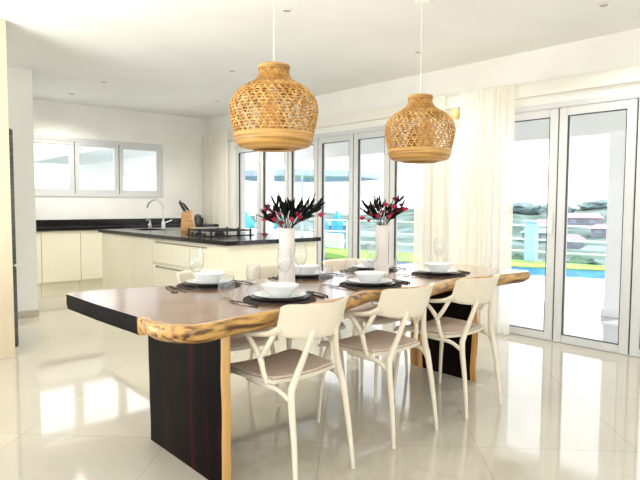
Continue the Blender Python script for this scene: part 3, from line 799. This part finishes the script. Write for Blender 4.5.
bl2 = [(.0,.09,-.04,.014),(.04,.06,-.05,.014),(-.09,.03,.0,.012),(.125,.135,.0,.014),(-.02,.11,.02,.013),(-.135,.045,0,.018),(-.075,.07,-.03,.014),(-.03,.06,-.04,.018),(.02,.135,-.02,.018),(.085,.175,0,.017),(.10,.17,.02,.012),(.075,.12,-.02,.018),(.11,.10,0,.018),(.145,.105,0,.018),(.165,.11,.02,.014),(.06,.08,-.04,.015),(-.05,.12,.03,.012)]
tag(obj('vase', vase(), 'vase', loc=(vpos[0][0],vpos[0][1],Z0)), 'tall white vase on the table '+VL[0], 'vase', 'white vases')
v2 = COL.objects['vase'].copy(); COL.objects.link(v2); v2.location = (vpos[1][0],vpos[1][1],Z0); v2['label'] = 'tall white vase on the table '+VL[1]
bouquet(0, vpos[0][0], vpos[0][1], sp1, bl1, 150, 3)
bouquet(1, vpos[1][0], vpos[1][1], sp2, bl2, 115, 9)

# ------------------------------------------------------------------ pendant lamps
prof = [(.084,2.013),(.0855,1.99),(.092,1.955),(.112,1.932),(.146,1.908),(.188,1.880),(.221,1.848),(.241,1.812),(.250,1.772),(.247,1.735),(.240,1.695),(.229,1.655),(.2235,1.630)]
prof = [(a_*.972, 2.013+(c_-2.013)*.965) for a_, c_ in prof]
def rz_at(f):
    L_ = [0]
    for a_, c_ in zip(prof, prof[1:]): L_.append(L_[-1]+math.hypot(a_[0]-c_[0], a_[1]-c_[1]))
    s = f*L_[-1]
    for i in range(len(prof)-1):
        if s <= L_[i+1]+1e-9:
            k = (s-L_[i])/(L_[i+1]-L_[i]); return prof[i][0]+(prof[i+1][0]-prof[i][0])*k, prof[i][1]+(prof[i+1][1]-prof[i][1])*k
    return prof[-1]
def surf(f, a, off=0):
    rr, z = rz_at(f); return Vector(((rr+off)*math.cos(a), (rr+off)*math.sin(a), z-2.013))
def ribbon(bm, pts, nrm, w, th=.0012):
    prev = None
    for i, p_ in enumerate(pts):
        t_ = (pts[min(i+1,len(pts)-1)]-pts[max(i-1,0)]).normalized(); s_ = t_.cross(nrm[i]).normalized()*w/2
        q = (bm.verts.new(p_+s_+nrm[i]*th), bm.verts.new(p_-s_+nrm[i]*th), bm.verts.new(p_-s_-nrm[i]*th), bm.verts.new(p_+s_-nrm[i]*th))
        if prev:
            for k in range(4): bm.faces.new((prev[k], prev[(k+1)%4], q[(k+1)%4], q[k]))
        prev = q
def rad_n(a): return Vector((math.cos(a), math.sin(a), .0))
def pendant(label):
    t = thing('pendant_lamp', label, 'lamp', (0,0,0), 0, 'woven bamboo pendant lamps')
    wv = nb(); N = 36; st = 26; f0 = .30
    for sg in (-1, 1):
        for k in range(N):
            pts_, nn = [], []
            for i in range(st+1):
                f = f0+(1-f0)*i/st; a = 2*PI*k/N+sg*(f-f0)*1.15
                pts_.append(surf(f, a, .0012*sg)); nn.append(rad_n(a))
            ribbon(wv, pts_, nn, .0070)
    for k in range(17):
        f = .34+.66*k/17; pts_, nn = [], []
        for i in range(61):
            a = 2*PI*i/60; pts_.append(surf(f, a, .0022*(-1)**i)); nn.append(rad_n(a))
        ribbon(wv, pts_, nn, .0050)
    obj('woven_shade', wv, 'bamboo', t, smooth=60)
    # dense top cap with pointed rim and four dense medallions
    dn = nb(); NA = 96
    rows = []
    for i in range(13):
        row = []
        for j in range(NA):
            a = 2*PI*j/NA; tri = abs(((j/NA*16) % 1)*2-1)
            fm = .36+.07*tri
            row.append(dn.verts.new(surf(fm*i/12, a, -.002)))
        rows.append(row)
    for a_, c_ in zip(rows, rows[1:]):
        for j in range(NA): dn.faces.new((a_[j], a_[(j+1)%NA], c_[(j+1)%NA], c_[j]))
    for q in range(4):
        ac = math.atan2(-d.y, -d.x)+q*PI/2
        rr_ = []
        for i in range(9):
            f = .56+.44*i/8; h_ = math.sqrt(max(0, 1-((.985-f)/.43)**2))*.235+.004
            rr_.append([dn.verts.new(surf(f, ac+h_*(j/8-1), -.0035)) for j in range(17)])
        for a_, c_ in zip(rr_, rr_[1:]):
            for j in range(16): dn.faces.new((a_[j], a_[j+1], c_[j+1], c_[j]))
    obj('dense_weave', dn, 'bamboo_core', t, smooth=60)
    bd = nb(); zb = -2.013
    lathe(bd, [(.2255,1.634+zb),(.2275,1.625+zb),(.224,1.612+zb),(.226,1.606+zb),(.221,1.588+zb),(.211,1.568+zb),(.196,1.556+zb),(.165,1.548+zb),(.135,1.543+zb),(.128,1.538+zb),(.122,1.538+zb),(.120,1.55+zb),(.16,1.556+zb),(.19,1.564+zb),(.205,1.575+zb),(.214,1.592+zb),(.218,1.61+zb),(.220,1.634+zb)], 64)
    for v in bd.verts: v.co.x *= .972; v.co.y *= .972; v.co.z *= .965
    obj('bottom_band', bd, 'bamboo_dark', t, smooth=50)
    nk = nb(); lathe(nk, [(.0865,-.02),(.0875,-.004),(.085,.002),(.081,.0),(.082,-.02)], 48)
    obj('neck_ring', nk, 'bamboo_dark', t)
    obj('cap', lathe(nb(), [(.083,-.004),(.03,.002),(.012,.012),(.012,-.01),(.03,-.008),(.083,-.01)], 40), 'bamboo_core', t)
    obj('cord', tube(nb(), [(0,0,.005,.0035),(0,0,ZC-1.992-.02,.0035)], smooth=False), 'cord', t)
    obj('canopy', lathe(nb(), [(0,ZC-1.992-.001),(.05,ZC-1.992-.001),(.05,ZC-1.992-.022),(.045,ZC-1.992-.026),(0,ZC-1.992-.026)], 28), 'white_plastic', t)
    sk = obj('socket', lathe(nb(), [(0,-.01),(.02,-.01),(.02,-.075),(.016,-.08),(0,-.08)], 20), 'white_plastic', t)
    obj('bulb', lathe(nb(), [(.012,-.08),(.016,-.095),(.03,-.125),(.034,-.15),(.028,-.175),(.012,-.19),(0,-.192)], 24), 'bulb', sk)
    return t
pl = pendant('woven bamboo pendant lamp over the table end, the larger looking one')
pl.location = (1.92,2.55,1.992)
copy_tree(pl, 'woven bamboo pendant lamp near the curtains, the smaller looking one', (3.19,2.55,1.99))

# downlights
DL = [(2.65,3.362,'recessed ceiling downlight just right of the larger pendant cord'),(4.233,1.761,'recessed ceiling downlight at the top right above the glass doors'),
      (2.602,6.75,'recessed ceiling downlight above the kitchen, right one of the left pair'),(2.575,7.771,'recessed ceiling downlight above the kitchen, left one of the left pair'),
      (3.40,5.258,'recessed ceiling downlight left of the larger pendant shade'),(4.225,6.915,'recessed ceiling downlight near the far corner of the kitchen'),
      (4.254,3.436,'recessed ceiling downlight behind the smaller pendant cord')]
dl0 = None
for x, y, lb in DL:
    if dl0 is None:
        dl0 = thing('ceiling_downlight', lb, 'downlight', (x,y,ZC), 0, 'ceiling downlights')
        obj('bezel', lathe(nb(), [(.028,-.002),(.046,-.002),(.048,-.005),(.044,-.008),(.03,-.006),(.028,-.002)], 28), 'white_plastic', dl0)
        obj('lens', lathe(nb(), [(0,-.001),(.03,-.001),(.03,-.004),(0,-.004)], 24), 'lens', dl0)
    else: copy_tree(dl0, lb, (x,y,ZC))

# ------------------------------------------------------------------ curtains, switch, bracket
def curtain(y0, y1, label, x=4.86, ztop=2.35, amp=.02, waves=9, seed=0, flare=.0):
    b = nb(); nu, nv = waves*14, 10
    def fn(u_, v_):
        yc = (y0+y1)/2; w_ = (y1-y0)/2*(1+flare*(1-v_))
        y = yc+(u_*2-1)*w_
        ph = u_*waves*2*PI+.9*math.sin(u_*9+seed)
        am = amp*(.75+.25*math.sin(u_*23+seed))
        return (x+am*math.sin(ph)+.004*math.sin(v_*5+u_*30), y, .012+(ztop-.012)*v_), (1,0,0)
    rows = [[b.verts.new(fn(i/nu, j/nv)[0]) for j in range(nv+1)] for i in range(nu+1)]
    for i in range(nu):
        for j in range(nv): b.faces.new((rows[i][j],rows[i+1][j],rows[i+1][j+1],rows[i][j+1]))
    return tag(obj('sheer_curtain', b, 'voile', smooth=80), label, 'curtain', 'white sheer curtains')
curtain(2.79, 3.38, 'white sheer curtain hanging beside the glass doors at the right', seed=1, waves=10)
curtain(3.56, 3.94, 'white sheer curtain behind the smaller pendant lamp, right of the folding windows', seed=4, waves=8)
curtain(7.66, 8.40, 'white sheer curtain in the far kitchen corner, left of the folding windows', seed=8, waves=9)
t = thing('light_switch', 'white wall switch plate between the two right hand curtains', 'switch', (XW,3.50,1.06))
obj('plate', bx(-.009, -.0005, -.043, .043, -.043, .043, bev=.002), 'white_plastic', t)
obj('rocker', bx(-.013, -.009, -.018, .018, -.03, .03, bev=.0015), 'trim', t)
t = thing('curtain_bracket', 'small tan wooden curtain holdback on the wall beside the smaller pendant', 'curtain holdback', (XW,3.455,2.15))
obj('knob', lathe(nb(), [(0,-.055),(.03,-.05),(.048,-.02),(.05,.01),(.04,.04),(.02,.055),(0,.057)], 20), 'tan_wood', t, loc=(-.10,0,0))
obj('stem', tube(nb(), [(-.0,0,0,.012),(-.06,0,0,.012)], smooth=False), 'tan_wood', t)

# ------------------------------------------------------------------ light
W = bpy.data.worlds.new('world'); S.world = W; W.use_nodes = True
nt = W.node_tree; bg = nt.nodes['Background']
tc = nt.nodes.new('ShaderNodeTexCoord'); sp = nt.nodes.new('ShaderNodeSeparateXYZ'); cr = nt.nodes.new('ShaderNodeValToRGB')
nt.links.new(tc.outputs['Generated'], sp.inputs[0]); nt.links.new(sp.outputs['Z'], cr.inputs[0]); nt.links.new(cr.outputs[0], bg.inputs[0])
cr.color_ramp.elements[0].position = 0; cr.color_ramp.elements[0].color = (1,.99,.97,1)
cr.color_ramp.elements[1].position = .7; cr.color_ramp.elements[1].color = (.78,.88,1,1)
bg.inputs[1].default_value = 1.7
def lamp(name, typ, loc, rot, energy, col=(1,1,1), **kw):
    l = bpy.data.lights.new(name, typ); l.energy = energy; l.color = col
    for k, v in kw.items(): setattr(l, k, v)
    o = bpy.data.objects.new(name, l); o.location = loc; o.rotation_euler = rot; COL.objects.link(o); return o
lamp('sun', 'SUN', (12,0,12), (0, math.radians(22), math.radians(-20)), 3.0, (1,.98,.95), angle=.02)
for x, y, lb in DL:
    lamp('downlight_lamp', 'SPOT', (x,y,ZC-.02), (0,0,0), (56 if y > 5 else 44), (1,.97,.93), spot_size=math.radians(150), spot_blend=.8, shadow_soft_size=.05)
lamp('ceiling_fill', 'AREA', (-1.5,-1.1,.5), (PI,0,0), 66, (1,.98,.94), shape='DISK', size=3.0)  # unseen fill light added behind the camera to brighten the ceiling
lamp('kitchen_ceiling_fill', 'AREA', (-.9,3.6,.4), (PI,0,0), 100, (1,.98,.94), shape='DISK', size=1.6)  # added out-of-view fill, lifts the ceiling on the kitchen side

S.cycles.transparent_max_bounces = 40
S.view_settings.view_transform = 'Standard'
S.view_settings.look = 'None'
S.view_settings.exposure = .66
S.view_settings.gamma = 1
